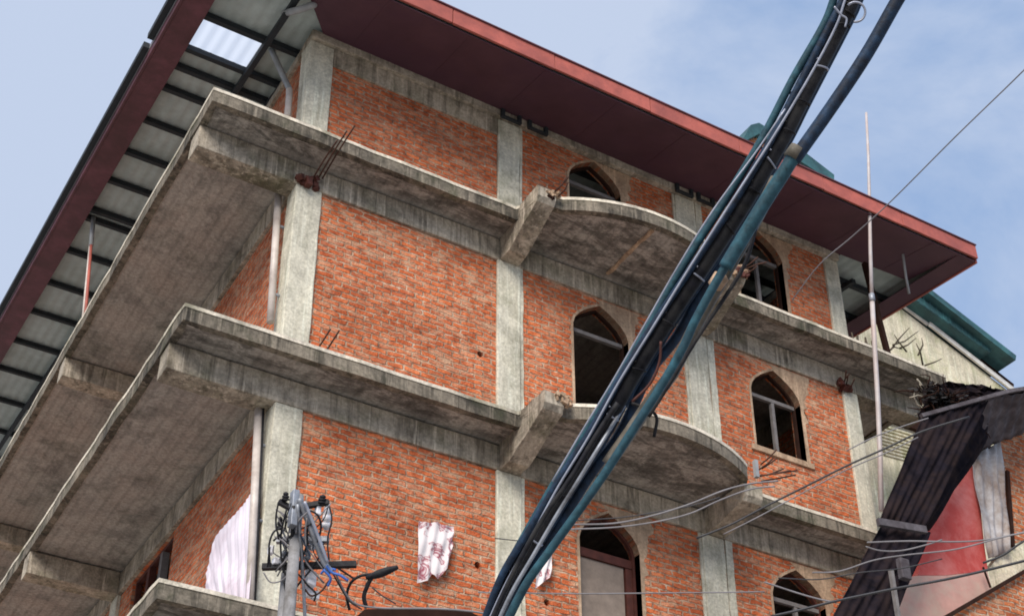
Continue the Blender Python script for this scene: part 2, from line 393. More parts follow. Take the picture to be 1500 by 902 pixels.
def arched_opening(par, ax, u0,u1,zbot,zs,d, sill=True, transom=True, mullion=True, board=False, frame='dark'):
    prof=[(u0,zbot)]+arch_profile(u0,u1,zs)+[(u1,zbot)]
    w=surround(ax, prof, [(a_+(random.uniform(0,.03) if a_>(u0+u1)/2 else 0),b_) for a_,b_ in grow(prof,.035,0,0)], d-.006, d+.17, M['plaster'], par, 'window')
    zt_=min(zs+.53,1.885); um_=(u0+u1)/2
    ob=[(um_-.1,zt_),(u1+.22,zt_)]+[(u1+.22-.14*k/9+random.uniform(-.05,.05), zt_-.6*k/9) for k in range(1,10)]+[(u1+.12,zs-.25),(u1+.045,zs-.3),(u1+.04,zs)]
    ob+=[(a_,b_) for a_,b_ in grow(arch_profile(u0,u1,zs),.04,0,0)[::-1] if um_-.1<a_<u1]
    MB().slab([to3(ax,a_,d-.004,b_) for a_,b_ in ob],(0,.003,0)).build('plaster_patch',M['plaster'],w)
    inner=grow(prof,-.035,0,0)
    surround(ax, inner, grow(prof,-.002,0,0), d+.10, d+.15, M[frame], w, 'frame')
    if sill:
        mb=MB().box(*[to3(ax,u0-.1,d-.03,zbot-.09),to3(ax,u1+.1,d+.17,zbot-.004)]); mb.build('sill', M['plaster'], w, bevel=.006)
    if transom:
        MB().box(to3(ax,u0+.03,d+.095,zs-.04),to3(ax,u1-.03,d+.145,zs+.015)).build('transom', M['greywood'], w)
    if mullion:
        um=(u0+u1)/2+.02
        MB().box(to3(ax,um-.025,d+.10,zbot),to3(ax,um+.025,d+.15,zs-.042)).build('mullion', M['greywood'], w)
    return w
YB=.035
for li in range(5):
    zt = 1.89 if li==0 else LEVELS[li-1]-ZB-ex
    z0 = LEVELS[li]+.0 if li<4 else -14.2
    fl = LEVELS[li] if li<4 else -14.2
    zs = (1.44 if li==0 else LEVELS[li-1]-1.08)
    dh = .43
    xs = [(CX[0][1],CX[1][0]),(CX[1][1],CX[2][0]),(CX[2][1],CX[3][0])]
    for bi,(x0,x1) in enumerate(xs):
        hl=[]
        if bi==1: hl=[(3.87,4.72,fl+.02,zs)]
        if bi==2: hl=[(6.73,7.59,max(fl+.02, (zs-.93)), zs)]
        holes=[]
        for u0,u1,zb_,zq in hl:
            holes.append([(u0,zb_)]+arch_profile(u0,u1,zq)+[(u1,zb_)])
        if bi==0 and li in (1,2):
            hz=(-2.07 if li==1 else -4.92); holes.append([(2.52+.04*math.cos(a_*PI/4),hz+.045*math.sin(a_*PI/4)) for a_ in range(8)])
        if bi==1 and li==2: holes.append([(3.41+.04*math.cos(a_*PI/4),-5.15+.045*math.sin(a_*PI/4)) for a_ in range(8)])
        p=panel('brick_wall','x',x0+ex,x1-ex,z0+ex,1.60 if (li==0 and bi==0) else zt,YB,.2,holes,M['brick_front'],B)
        for u0,u1,zb_,zq in hl:
            w=arched_opening(B,'x',u0,u1,zb_,zq,YB, sill=(bi==2), transom=(li!=2 or bi==2), mullion=(bi==2), frame='dark' if li<2 else 'redwood')
            if li==2 and bi==1:
                MB().box((3.86,YB+.12,zs-.16),(4.73,YB+.2,zs-.05)).build('lintel',M['redwood'],w)
                MB().box((3.87,YB+.15,fl),(4.58,YB+.19,zs-.165)).build('door_board',M['board'],w)
                MB().box((4.60,YB+.13,fl),(4.70,YB+.19,zs-.165)).build('door_post',M['redwood'],w)
    # cement filled strips beside the pillars
    for (u0,u1) in ((3.075,3.12),(6.02,6.13),(5.62,5.655)):
        MB().box((u0,YB-.02,z0+ex),(u1,YB-.002,zt)).build('cement_strip',M['conc_col'],B,jitter=.006,sub=.3)
    # left wall
    ys=[(.29,5.3),(5.6,10.6),(10.9,DEPTH-.1)]
    for bi,(y0,y1) in enumerate(ys):
        zz=zt-.0
        zw=(zt-1.55)
        hole=[[(y0+2.95,zw),(y0+2.95,zt-.01),(y0+4.5,zt-.01),(y0+4.5,zw)]] if li>0 else []
        panel('brick_wall','y',y0+ex,y1-ex,z0+ex,zz,.05,.2,hole,M['brick_side'],B)
        if li>0:
            w=None
            prof=[(y0+2.95,zw),(y0+2.95,zt-.01),(y0+4.5,zt-.01),(y0+4.5,zw)]
            inn=[(y0+3.0,zw+.05),(y0+3.0,zt-.06),(y0+4.45,zt-.06),(y0+4.45,zw+.05)]
            w=surround('y',inn,prof,.09,.16,M['redwood'],B,'window',True)
            for k in (1,2): 
                yy=y0+3.0+1.45*k/3; MB().box((.08,yy-.05,zw+.05),(.17,yy+.05,zt-.06)).build('mullion',M['greywood' if k==1 else 'redwood'],w)
    # plain far walls
    MB().box((8.45,.3,z0+ex),(8.65,DEPTH-.1,zt)).build('brick_wall',M['brick_side'],B)
    MB().box((.3,DEPTH-.3,z0+ex),(8.4,DEPTH-.1,zt)).build('brick_wall',M['brick_front'],B)
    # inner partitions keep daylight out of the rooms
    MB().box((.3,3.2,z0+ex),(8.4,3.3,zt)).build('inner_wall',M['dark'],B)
# roof ring beam under the soffit
drop_box('roof_beam', (0.0,-.05,1.895),(8.69,.27,2.03), M['conc_beam'])
drop_box('roof_beam', (.332,.01,1.603),(2.739,.27,1.892), M['conc_beam'])
drop_box('roof_beam', (0.0,.273,1.895),(.25,DEPTH-.1,2.03), M['conc_beam'])
drop_box('roof_beam', (8.44,.273,1.895),(8.68,DEPTH-.1,2.03), M['conc_beam'])

# ---- roof
ZE, PT, YE = 1.83, .12, 1.17
def zr(y): return ZE+PT*(y+YE)
XR0, XR1 = -1.62, 10.38
YR = 16.6
def corr(x): return .008*math.sin(x*2*PI/.16)
nx=int((XR1-XR0)/.035); xs=[XR0+(XR1-XR0)*i/nx for i in range(nx+1)]
ysr=[-YE+.0,.53,1.2,4,8,12,YR]
vs=[];fs=[]
for j,y in enumerate(ysr):
    for x in xs: vs.append((x,y,zr(y)+.13+corr(x)))
sk=[]
for j in range(len(ysr)-1):
    for i in range(nx):
        xm=(xs[i]+xs[i+1])/2; q=(j*(nx+1)+i,j*(nx+1)+i+1,(j+1)*(nx+1)+i+1,(j+1)*(nx+1)+i)
        (sk if (j==1 and -1.25<xm<-.44) else fs).append(q)
roof=mesh('roof',vs,fs,M['tin'],B,True)
mesh('skylight_sheet',vs,sk,M['skylight'],roof,True)
for y in (.50,1.21,1.62,2.13,2.95,3.8,4.62,5.52,5.78,6.85,8.0,9.1,10.3,11.5,12.8,14.2,15.6):
    MB().box((XR0+.03,y-.035,zr(y)+.02),(XR1-.03,y+.035,zr(y)+.105)).build('purlin',M['purlin'],roof)
def sloped(name,x0,x1,y0,y1,dz0,dz1,mat,par,**k):
    vs=[(x,y,zr(y)+d) for d in (dz0,dz1) for (x,y) in ((x0,y0),(x1,y0),(x1,y1),(x0,y1))]
    return MB().add(vs,[(0,1,2,3),(4,5,6,7),(0,1,5,4),(1,2,6,5),(2,3,7,6),(3,0,4,7)]).build(name,mat,par,**k)
for x in (-.42,.06,2.76,3.1,3.5,5.66,6.3,8.55,9.3): sloped('rafter',x-.035,x+.035,-YE+.05 if x<0 else .3,YR-.2,-.055,.018,M['purlin'],roof)
# front fascia, in lengths
for k in range(8):
    a_=XR0+(XR1-XR0)*k/8; b_=XR0+(XR1-XR0)*(k+1)/8
    MB().box((a_+.004,-YE-.045,1.80+.006*(k%2)),(b_-.004,-YE-.012,2.045+.004*(k%3))).build('fascia',M['roof_red'],roof,bevel=.004,jitter=.003,sub=.6)
MB().box((XR0,-YE-.065,2.05),(XR1,-YE+.10,2.068)).build('drip_edge',M['rake_red'],roof)
# front soffit
pts=[(-.66,-YE),(XR1-.36,-YE),(XR1-.36,-.12),(8.72,-.06),(8.72,-.03),(.15,-.03),(-.26,-.56)]
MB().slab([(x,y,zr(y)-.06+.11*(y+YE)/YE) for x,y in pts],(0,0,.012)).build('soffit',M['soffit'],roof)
for k in range(9):
    xk=.55+k*1.12; yy=(-YE+.01,-.14); sv=[Vector((xk+dx,y,zr(y)-.06+.11*(y+YE)/YE-dz*.5)) for y in yy for dx,dz in ((-.018,.001),(.018,.001),(.018,.009),(-.018,.009))]
    MB().add(sv,[(0,1,2,3),(4,5,6,7),(0,1,5,4),(1,2,6,5),(2,3,7,6),(3,0,4,7)]).build('soffit_lap',M['soffit'],roof)
for x0,x1 in ((2.74,3.05),(3.16,3.47),(5.62,5.92),(6.0,6.3)):  # dark bars added to draw the rafter gaps as shaded openings
    bb=MB()
    for a_,b_ in (((x0,1.86),(x0+.05,2.0)),((x1-.05,1.86),(x1,2.0)),((x0+.05,1.86),(x1-.05,1.89))): bb.box((a_[0],-.10,a_[1]),(b_[0],-.053,b_[1]))
    bb.build('rafter_gap_shade',M['purlin'],roof)
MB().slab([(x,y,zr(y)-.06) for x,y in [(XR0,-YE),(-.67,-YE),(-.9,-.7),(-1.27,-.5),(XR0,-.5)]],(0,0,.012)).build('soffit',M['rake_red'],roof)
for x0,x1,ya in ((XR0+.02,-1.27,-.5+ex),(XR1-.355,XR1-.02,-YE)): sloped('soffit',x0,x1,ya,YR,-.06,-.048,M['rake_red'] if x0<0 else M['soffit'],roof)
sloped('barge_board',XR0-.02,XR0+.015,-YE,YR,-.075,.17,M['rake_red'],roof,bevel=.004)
sloped('barge_board',XR1-.015,XR1+.02,-YE,YR,-.075,.17,M['roof_red'],roof,bevel=.004)
sloped('gutter',XR0-.11,XR0-.03,-YE,1.35,.08,.17,M['purlin'],roof); sloped('gutter',XR0-.11,XR0-.03,1.5,YR,.06,.15,M['purlin'],roof)
sloped('barge_trim',XR0-.028,XR0-.021,-YE,YR,.06,.10,M['pipe_grey'],roof)
# roof props standing on the top slab's left edge
for y,lean in ((5.2,.4),):
    p0=Vector((-1.17,4.75,.0)); p1=Vector((-1.17,5.62,zr(5.6)))
    MB().tube([p0,p0.lerp(p1,.72)],.022).build('roof_prop',M['roof_red'],B,True); MB().tube([p0.lerp(p1,.721),p1],.035).build('roof_prop',M['pipe_grey'],B,True)
    MB().tube([p0+Vector((0,.14,0)),p1-Vector((0,.1,.5))],.018).build('roof_prop',M['pipe'],B,True)
# prop and dark post at the right end of the top slab
MB().bar((9.15,-.28,0),(9.05,-.2,zr(-.2)-.07),.07).build('roof_prop',M['dark'],B)
MB().tube([(9.35,-.7,zr(-.7)-.06),(9.5,-.55,1.55),(9.62,-.45,1.35)],.02).build('roof_prop',M['pipe_grey'],B,True)
# drain pipes at the corner
def dpipe(pts,r,mat): return MB().tube(smooth_path(pts,6),r,10).build('drain_pipe',mat,B,True)
X=-.09
dpipe([at(424,132,x=X),at(423,150,x=X),at(421,172,x=X)],.043,M['pipe'])
dpipe([at(365,-30,x=X-.4),at(368,2,x=X-.4),at(396,70,x=X-.2),at(418,118,x=X),at(424,131,x=X)],.04,M['pipe_grey'])
dpipe([at(399,22,x=X-.2),at(425,18,y=-.3),at(452,10,y=-.5),at(461,4,y=-.5),at(463,-25,y=-.5)],.045,M['pipe_grey'])
MB().tube([at(408,283,x=X),at(396,472,x=X)],.043,12).build('drain_pipe',M['pipe'],B,True)
MB().tube([at(379,598,x=X),at(366,880,x=X)],.045,12).build('drain_pipe',M['pipe'],B,True)
MB().tube([at(386,598,x=X+.04),at(373,880,x=X+.04)],.014,8).build('cable_conduit',M['black'],B,True)
for v_,u_ in ((330,405),(430,399),(650,377),(760,372)):
    MB().tube([at(u_,v_,x=X),at(u_,v_,x=X)+Vector((.1,0,0))],.02).build('pipe_clip',M['galv'],B)
# rebar left sticking out of the casting
def rebars(base, d, n, L, spread=.06):
    for k in range(n):
        o_=Vector((random.uniform(-spread,spread),random.uniform(-.02,.02),random.uniform(-spread,spread)))
        p0=Vector(base)+o_; d_=Vector(d).normalized(); q=Vector((random.uniform(-.08,.08),random.uniform(-.05,.05),random.uniform(-.06,.06)))
        MB().tube([p0,p0+d_*L*.5+q*.3,p0+d_*L*random.uniform(.85,1.1)+q],.0095,6).build('rebar',M['rust'],B,True)
for (a_,b_) in (((458,262),(494,206)),((466,262),(508,192)),((472,262),(520,184))):
    p0=at(*a_,y=-.06); p1=at(*b_,y=-.75); MB().tube(smooth_path([p0,p0.lerp(p1,.5)+Vector((0,0,.02)),p1],4),.0105,6).build('rebar',M['rust'],B,True)
for (a_,b_) in (((463,515),(484,482)),((476,517),(497,484))):
    p0=at(*a_,y=-.3); p1=at(*b_,y=-.65); MB().tube([p0,p1],.01,6).build('rebar',M['rust'],B,True)
def rubble(c, s, n, mat, sz=.05, name='broken_brick'):
    mb=MB()
    for k in range(n):
        p=Vector(c)+Vector((random.uniform(-1,1)*s[0],random.uniform(-1,1)*s[1],random.uniform(-1,1)*s[2])); r=[random.uniform(.5,1.1)*sz for _ in range(3)]
        bmv=[Vector((x*r[0],y*r[1],z*r[2])) for x in(-1,1) for y in(-1,1) for z in(-1,1)]
        rot=Matrix.Rotation(random.uniform(0,3),3,'Z')@Matrix.Rotation(random.uniform(0,3),3,'X')
        mb.add([p+rot@v_*(random.uniform(.75,1.1)) for v_ in bmv],[(0,1,3,2),(4,6,7,5),(0,4,5,1),(2,3,7,6),(0,2,6,4),(1,5,7,3)])
    return mb.build(name,mat,B)
rubble((.13,-.04,-.47),(.14,.03,.06),16,M['redwood'],.04)
rubble((3.0,-.93,-.09),(.09,.03,.06),16,M['plaster'],.026); rubble((2.97,-.94,-.12),(.05,.02,.03),8,M['dark'],.022)
rubble((5.9,-.9,-.07),(.15,.05,.10),40,M['plaster'],.03); rubble((5.93,-.94,-.1),(.09,.03,.07),16,M['redwood'],.028)
rubble((8.42,-.03,-.5),(.1,.05,.05),12,M['redwood'],.045)
rubble((3.03,-.98,-3.17),(.12,.05,.06),30,M['plaster'],.026)
for p in ((5.9,-.95,-3.15),(3.0,-.95,-.05),(5.95,-.95,-.06)): rebars(p,(.35,-.5,.25),3,.25)
rebars((8.45,-.03,-.52),(-.3,-.6,.1),4,.25)
# stub of vertical reinforcement, fixed on the balcony's right end
MB().box((6.0,-.72,-3.1),(6.05,-.67,-2.86)).build('rebar_stub',M['pipe_grey'],B)
rebars((6.1,-.62,-3.08),(.7,-.35,.15),5,.45,.05)
# drips of cement on the balcony soffit
MB().bar((4.35,-1.12,-TH+.02),(4.35,-.1,-TH+.02),.05,.03).build('soffit_seam',M['plaster'],B,jitter=.012,sub=.12)

# roof-top lantern seen over the fascia
z_=5.7
T=[at(1085,200,y=1.5),at(1112,178,y=1.5),at(1165,215,y=1.5),at(1224,252,y=1.5),at(1224,262,y=1.5)]
zb=zr(1.5)+.2
LAN=empty('roof_lantern',(9.4,2.2,zb),'small rooftop structure with green roof and orange side behind the red fascia','rooftop structure')
lw=MB(); xa,xb=at(1150,225,y=1.5).x,at(1205,250,y=1.5).x; zt_=at(1150,205,y=1.5).z
lw.slab([(8.5,1.5,zb),(10.15,1.5,zb),(10.15,1.5,at(1205,243,y=1.5).z),(9.0,1.5,at(1120,200,y=1.5).z),(8.5,1.5,at(1095,205,y=1.5).z)],(0,1.6,0)).build('wall',brick2,LAN)
lw=MB(); lw.slab([at(1085,210,y=1.4),at(1100,183,y=1.4),at(1112,180,y=1.4),at(1165,212,y=1.4),at(1222,256,y=1.4),at(1222,266,y=1.4),at(1200,254,y=1.4),at(1160,228,y=1.4),at(1112,196,y=1.4)],(0,1.8,0)).build('roof',M['green_roof'],LAN)
settle(LAN)

settle(B)

# dark curved canopy low on the front wall
cn=MB(); q=[at(534,891,y=-1.1),at(600,890,y=-1.1),at(665,890,y=-1.1),at(690,895,y=-1.1),at(708,905,y=-1.1),at(712,930,y=-1.1),at(534,940,y=-1.1)]
CAN=cn.slab(q,(0,.6,0)).build('canopy',M['dark'],None,bevel=.01); tag(CAN,'dark brown curved canopy on the front wall below the printed cloth','canopy')

# ------------------------------------------------------------------ cloths hung on the walls
def cloth(name, P, off, nu, nv, amp, freq, mat, normal):
    a_,b_,c_,d_=[Vector(p) for p in P]; nrm=Vector(normal); vs=[];fs=[]
    for j in range(nv+1):
        for i in range(nu+1):
            s,t_=i/nu,j/nv; p=a_.lerp(b_,s).lerp(d_.lerp(c_,s),t_)
            w=math.sin(s*freq*6.28+1.5*math.sin(t_*3))*amp*(.3+t_)+math.sin(s*freq*14+t_*7)*amp*.3
            vs.append(p+nrm*(off+w+.01))
    for j in range(nv):
        for i in range(nu): k=j*(nu+1)+i; fs.append((k,k+1,k+nu+2,k+nu+1))
    o=mesh(name,vs,fs,mat,None,True); sm=o.modifiers.new('thick','SOLIDIFY'); sm.thickness=.004; return o
xs_=-.12
# white sheet: narrow at the top by the pipe, wide at the bottom
P=[at(u,v,x=xs_) for u,v in ((368,720),(360,735),(340,757),(315,787),(305,830),(298,866),(330,872),(364,880))]
# built as a fan of strips between the sloping upper edge and the hem
up=[(368,720),(360,733),(350,745),(338,758),(326,772),(314,788),(306,825),(302,845)]; lo=[(366,882),(357,879),(347,876),(338,874),(329,872),(320,870),(309,868),(299,866)]
vs=[];fs=[];K=14
def lerp2(A,s): 
    f=s*(len(A)-1); i=min(int(f),len(A)-2); r=f-i; return (A[i][0]*(1-r)+A[i+1][0]*r, A[i][1]*(1-r)+A[i+1][1]*r)
NU=48
for i in range(NU+1):
    s=i/NU; a_=at(*lerp2(up,s),x=xs_); b_=at(*lerp2(lo,s),x=xs_)
    for j in range(K+1):
        p=a_.lerp(b_,j/K); p.x+= .007*math.sin(s*38+j*.25)*(.4+j/K)+.005*math.sin(s*90)+ .006*math.sin(j*.8+s*5); vs.append(p)
for i in range(NU):
    for j in range(K): k=i*(K+1)+j; fs.append((k,k+1,k+K+2,k+K+1))
o=mesh('hanging_sheet',vs,fs,M['cloth'],None,True); tag(o,'large white sheet hanging on the side wall beside the corner drain pipe','sheet')
P=[at(u,v,y=-.03) for u,v in ((614,763),(666,770),(655,838),(610,853))]
# poster: upright cloth with ragged hem
up=[(614,762),(626,765),(640,764),(652,769),(665,770)]; lo=[(611,853),(626,850),(633,840),(642,847),(655,832),(663,800)]
vs=[];fs=[];NU=30;K=14
for i in range(NU+1):
    s=i/NU; a_=at(*lerp2(up,s),y=-.05); b_=at(*lerp2(lo,s),y=-.05)
    for j in range(K+1):
        p=a_.lerp(b_,j/K); p.y+=.01*math.sin(s*22+j*.5)+.009*math.sin(j*.9); vs.append(p)
for i in range(NU):
    for j in range(K): k=i*(K+1)+j; fs.append((k,k+1,k+K+2,k+K+1))
o=mesh('printed_cloth',vs,fs,M['print'],None,True); tag(o,'crumpled white cloth with dark red print on the front bricks left of the cables','cloth','cloths hung on the brick front')
up=[(786,812),(800,803),(811,800)]; lo=[(784,862),(798,850),(806,845)]
vs=[];fs=[]
for i in range(NU+1):
    s=i/NU; a_=at(*lerp2(up,s),y=-.05); b_=at(*lerp2(lo,s),y=-.05)
    for j in range(K+1):
        p=a_.lerp(b_,j/K); p.y+=.015*math.sin(s*12+j*.5); vs.append(p)
for i in range(NU):
    for j in range(K): k=i*(K+1)+j; fs.append((k,k+1,k+K+2,k+K+1))
o=mesh('printed_cloth',vs,fs,M['print'],None,True); tag(o,'small pale cloth scrap half hidden behind the cable bundle, beside the lowest door','cloth','cloths hung on the brick front')

# ------------------------------------------------------------------ pale pole on the right
p0=at(1291,748,y=-.52); p1=at(1268,165,y=-1.38)
pp=[p0.lerp(p1,k/8)+Vector((.02*math.sin(k*1.1),0,0)) for k in range(9)]
MP=empty('metal_pole',p0,'tall thin pale metal pole rising past the roof edge at the right','pole')
MB().tube(pp[:5],.034,10).build('lower_tube',M['white_pole'],MP,True); MB().tube(pp[4:],[.028,.027,.025,.022,.018],10).build('upper_tube',M['white_pole'],MP,True)
MB().tube([pp[4]-Vector((0,0,.06)),pp[4]+Vector((0,0,.06))],.042,10).build('collar',M['galv'],MP,True)
settle(MP)
# ------------------------------------------------------------------ dry branches and tangled vines on the right end
def tangle(name, c, r, n, mat, L=.5, rad=.008, lab='', cat='plant', leaf=None, leafn=0):
    mb=MB()
    for k in range(n):
        p=Vector(c)+Vector([random.gauss(0,1)*r[i]*.6 for i in range(3)]); d=Vector([random.gauss(0,1) for _ in range(3)]).normalized(); pts=[p]
        for j in range(4): d=(d+Vector([random.gauss(0,.5) for _ in range(3)])).normalized(); p=p+d*L/4; pts.append(p)
        mb.tube(pts,[rad,rad*.9,rad*.75,rad*.6,rad*.4],5)
    root=mb.build(name,mat,None,True)
    if leafn:
        lb=MB()
        for k in range(leafn):
            p=Vector(c)+Vector([random.gauss(0,1)*r[i]*.55 for i in range(3)]); a_=Vector([random.gauss(0,1) for _ in range(3)]).normalized(); b_=a_.orthogonal().normalized(); s=random.uniform(.03,.075)
            lb.add([p-a_*s,p+b_*s*.5,p+a_*s,p-b_*s*.5],[(0,1,2,3)])
        lb.build('leaf_clump',leaf,root)
    tag(root,lab,cat); return root
M['deadleaf']=plain('dead_leaves',(.022,.02,.02),.9,0,.5,20); M['paleleaf']=plain('pale_dry_leaves',(.3,.27,.22),.9,0,.4,20)
q=[]
mb=MB()
for pth in (((1305,512),(1318,495),(1332,480)),((1308,505),(1325,500),(1345,485)),((1318,510),(1330,505),(1342,495)),((1352,535),(1348,515),(1342,503)),((1355,535),(1370,530),(1380,525)),((1328,515),(1316,500),(1310,490)),((1345,520),(1352,505),(1350,495)),((1300,515),(1310,508),(1322,512))):
    mb.tube([at(u,v,y=-.25+random.uniform(-.1,.1)) for u,v in pth],[.015,.011,.005],6)
tw=mb.build('dry_branches',M['twig'],None,True); tag(tw,'dry leafless branches lying on the right end of the top slab','branches')
mb=MB()
for k in range(14):
    u=1248+k*3.1+random.uniform(-1,1); p=at(u,500+.36*(u-1248),y=-.2)+Vector((0,0,-.1)); mb.tube([p,p+Vector((random.uniform(-.05,.05),0,random.uniform(.1,.3)))],.012,5)
tw=mb.build('dry_grass_tuft',M['twig'],None,True); tag(tw,'tuft of dry stalks growing on the top slab left of the pale pole','plant')
tangle('tangled_vine',at(1385,590,y=-1.5),(.36,.08,.17),70,M['dark'],.3,.012,'dark tangled dry vines hanging off the right end of the top slab','vine',M['deadleaf'],900)
tangle('pale_creeper',at(1352,588,y=-.75),(.17,.15,.25),14,M['paleleaf'],.25,.014,'pale dry creeper in front of the dark tangled vines at the slab end','plant')

# ------------------------------------------------------------------ neighbour's cream house with green roof
NB=empty('cream_house',(14,6,-14.2),'cream rendered house with a green tin roof behind the right end of the building','house')
yN=3.0
A=at(1290,425,y=yN); E_=at(1478,573,y=yN); E0=at(1308,443,y=yN)
wall=[(11.2,yN,-14.2),(17.5,yN,-14.2),(17.5,yN,E_.z-.3),(E_.x,yN,E_.z),(E0.x,yN,E0.z),(11.2,yN,E0.z+.7)]
wl=[Vector(p) for p in wall]
MB().slab(wl,(0,9,0)).build('wall',M['cream'],NB)
d=(E_-E0).normalized(); up=Vector((0,0,1)); n_=Vector((-d.z,0,d.x))
def rk(p0,p1,a0,a1,y0,y1,name,mat,par):
    return MB().slab([p0+n_*a0+Vector((0,y0-yN,0)),p1+n_*a0+Vector((0,y0-yN,0)),p1+n_*a1+Vector((0,y0-yN,0)),p0+n_*a1+Vector((0,y0-yN,0))],(0,y1-y0,0)).build(name,mat,par)
P0=E0-d*1.6; mid=at(1357,478,y=yN); P1=E_+d*.1
rf=rk(P0,P1-d*.42,.30,.44,yN-.45,yN+9.5,'roof',M['green_roof'],NB)
rk(P0,mid,.0,.11,yN-.05,yN-.01,'verge_board',M['white_trim'],rf)
rk(mid,P1,-.03,.075,yN-.09,yN-.05,'verge_board',M['white_trim'],rf)
rk(mid,P1,.08,.295,yN+.0,yN+.04,'verge_gap',M['dark'],rf); rk(P0,mid,.112,.295,yN+.0,yN+.05,'verge_gap',M['green_roof'],rf)
rk(P0,at(1470,528,y=yN)-n_*.0,.0,.0001,yN,yN+.001,'verge_line',M['green_roof'],rf) if False else None
# upper course of roofing stepping back, with rounded ridge tiles along its edge
U0=at(1330,425,y=yN-.3); U1=at(1468,522,y=yN-.3)
dU=(U1-U0).normalized(); nU=Vector((-dU.z,0,dU.x)); U0=U0-dU*1.2; U1=U1-dU*.3
MB().slab([U0-nU*.12,U1-nU*.12,U1+dU*.05,U1+nU*.07,U0+nU*.07],(0,6,0)).build('upper_course',M['green_roof'],rf,bevel=.03)
mb=MB(); k=0
while k*.16<(U1-U0).length: c=U0+dU*k*.16; mb.box((c.x-.012,c.y-.012,c.z-.12),(c.x+.012,c.y,c.z+.12)); k+=1
mb.build('sheet_ribs',M['green_roof'],rf)
# lower cream ledge details: battened awning under a near-black panel drawn as recess shade
MB().box((11.6,yN-.09,1.95),(13.5,yN-.01,2.5)).build('recess_shade_panel',M['dark'],NB)
for k in range(9):
    a_=at(1286+k*1.2,622+k*5.5,y=yN-.55); b_=at(1346-k*1.5,640+k*4.5,y=yN-.55); MB().bar(a_,b_,.05,.03).build('awning_batten',M['cream'],NB)
    if k==0: T0,T1=a_,b_
    L0,L1=a_,b_
settle(NB)

# ------------------------------------------------------------------ dark tin shack in front on the right
SH=empty('tin_shack',(9,-1.6,-14.2),'dark corrugated tin shack with a red wall in front of the building at lower right','shack')
def sheet(name, tl,tr,br,bl, mat, par, waves=10, amp=.03, nu=60, nv=10, th=.006, dent=.03):
    tl,tr,br,bl=[Vector(p) for p in (tl,tr,br,bl)]; n=((tr-tl).cross(bl-tl)).normalized(); vs=[];fs=[]
    for j in range(nv+1):
        for i in range(nu+1):
            s,t_=i/nu,j/nv; p=tl.lerp(tr,s).lerp(bl.lerp(br,s),t_); vs.append(p+n*(amp*math.sin(s*waves*6.28)*(.75+.25*math.sin(s*9+t_*5))+dent*math.sin(s*5+t_*7)*math.sin(t_*4+s*11)))
    for j in range(nv):
        for i in range(nu): k=j*(nu+1)+i; fs.append((k,k+1,k+nu+2,k+nu+1))
    o=mesh(name,vs,fs,mat,par,True); sm=o.modifiers.new('thick','SOLIDIFY'); sm.thickness=th; return o
rimL=at(1352,610,y=-1.75); rimM=at(1445,586,y=-1.9); rimR=at(1478,573,y=-2.0); rimE=at(1560,560,y=-2.1)
sheet('side_sheet', at(1352,610,y=-1.75), at(1450,585,y=-1.9), at(1352,778,y=-1.75), at(1288,762,y=-1.7), M['darktin'], SH, 7,.014)
sheet('side_sheet', at(1440,590,y=-1.8), at(1452,640,y=-1.35), at(1358,776,y=-1.45), at(1345,776,y=-1.6), M['darktin'], SH, 3,.02)
sheet('lower_side_sheet', at(1292,768,y=-1.72), at(1366,778,y=-1.72), at(1300,925,y=-1.85), at(1208,925,y=-1.85), M['darktin'], SH, 6,.014)
tp=MB(); random.seed(5); TQ=[at(1362,566,y=-1.3),at(1385,560,y=-1.35),at(1440,566,y=-1.35),at(1476,572,y=-1.4),at(1440,600,y=-1.4),at(1352,612,y=-1.4)]
tp.slab(TQ,(0,.1,0)).build('rear_tarpaulin',M['darktin'],SH,jitter=.035,sub=.14)
rb=MB().bar(rimL-Vector((.03,0,.0)),rimR,.05,.05).bar(rimR,rimE,.05,.05).build('eave_trim',M['greytin'],SH)
MB().bar(at(1286,764,y=-1.8),at(1356,776,y=-1.85),.05,.09).build('eave_trim',M['greytin'],SH)
sheet('roof_sheet', rimM, rimE, at(1560,610,y=-1.25), at(1418,668,y=-1.25), M['greytin'], SH, 9,.02)
sheet('roof_sheet', rimM+Vector((0,-.05,.04)), rimE+Vector((0,-.05,.03)), rimE+Vector((.3,1.2,.22)), rimM+Vector((.1,.9,.2)), M['darktin'], SH, 9,.02)
yW=-1.2
def wp(*uv): return [at(u,v,y=yW) for u,v in uv]
MB().slab(wp((1418,650),(1432,700),(1441,790),(1447,835),(1385,842),(1345,842),(1352,780),(1380,725)),(0,.12,0)).build('red_wall',M['redwall'],SH)
MB().slab(wp((1345,842.5),(1385,842.5),(1447,835.5),(1455,872),(1450,930),(1255,930),(1290,850)),(0,.12,0)).build('base_wall',M['pinkwall'],SH)
MB().slab(wp((1446,836),(1475,800),(1560,770),(1560,930),(1451,930),(1456,872)),(0,.12,0)).build('base_wall',M['cream'],SH)
sheet('pale_sheet', at(1424,668,y=-1.27),at(1468,645,y=-1.27),at(1479,806,y=-1.27),at(1447,818,y=-1.27), M['rustytin'], SH, 4,.018)
MB().slab([at(u,v,y=-1.19) for u,v in ((1465,640),(1560,600),(1560,769),(1476,799))],(0,.12,0)).build('brick_wall',brick2,SH)
MB().bar(at(1475,690,y=-1.22),at(1483,800,y=-1.22),.05).build('post',M['dark'],SH)
MB().slab([at(u,v,y=-1.5) for u,v in ((1385,905),(1510,832),(1560,810),(1560,940),(1385,940))],(0,.15,0)).build('low_brick_wall',brick2,SH)
MB().bar(at(1383,905,y=-1.55),at(1515,828,y=-1.55),.03,.05).build('wall_coping',M['dark'],SH)
MB().bar(at(1440,830,y=-1.3),at(1451,860,y=-1.3),.02).build('post',M['dark'],SH)
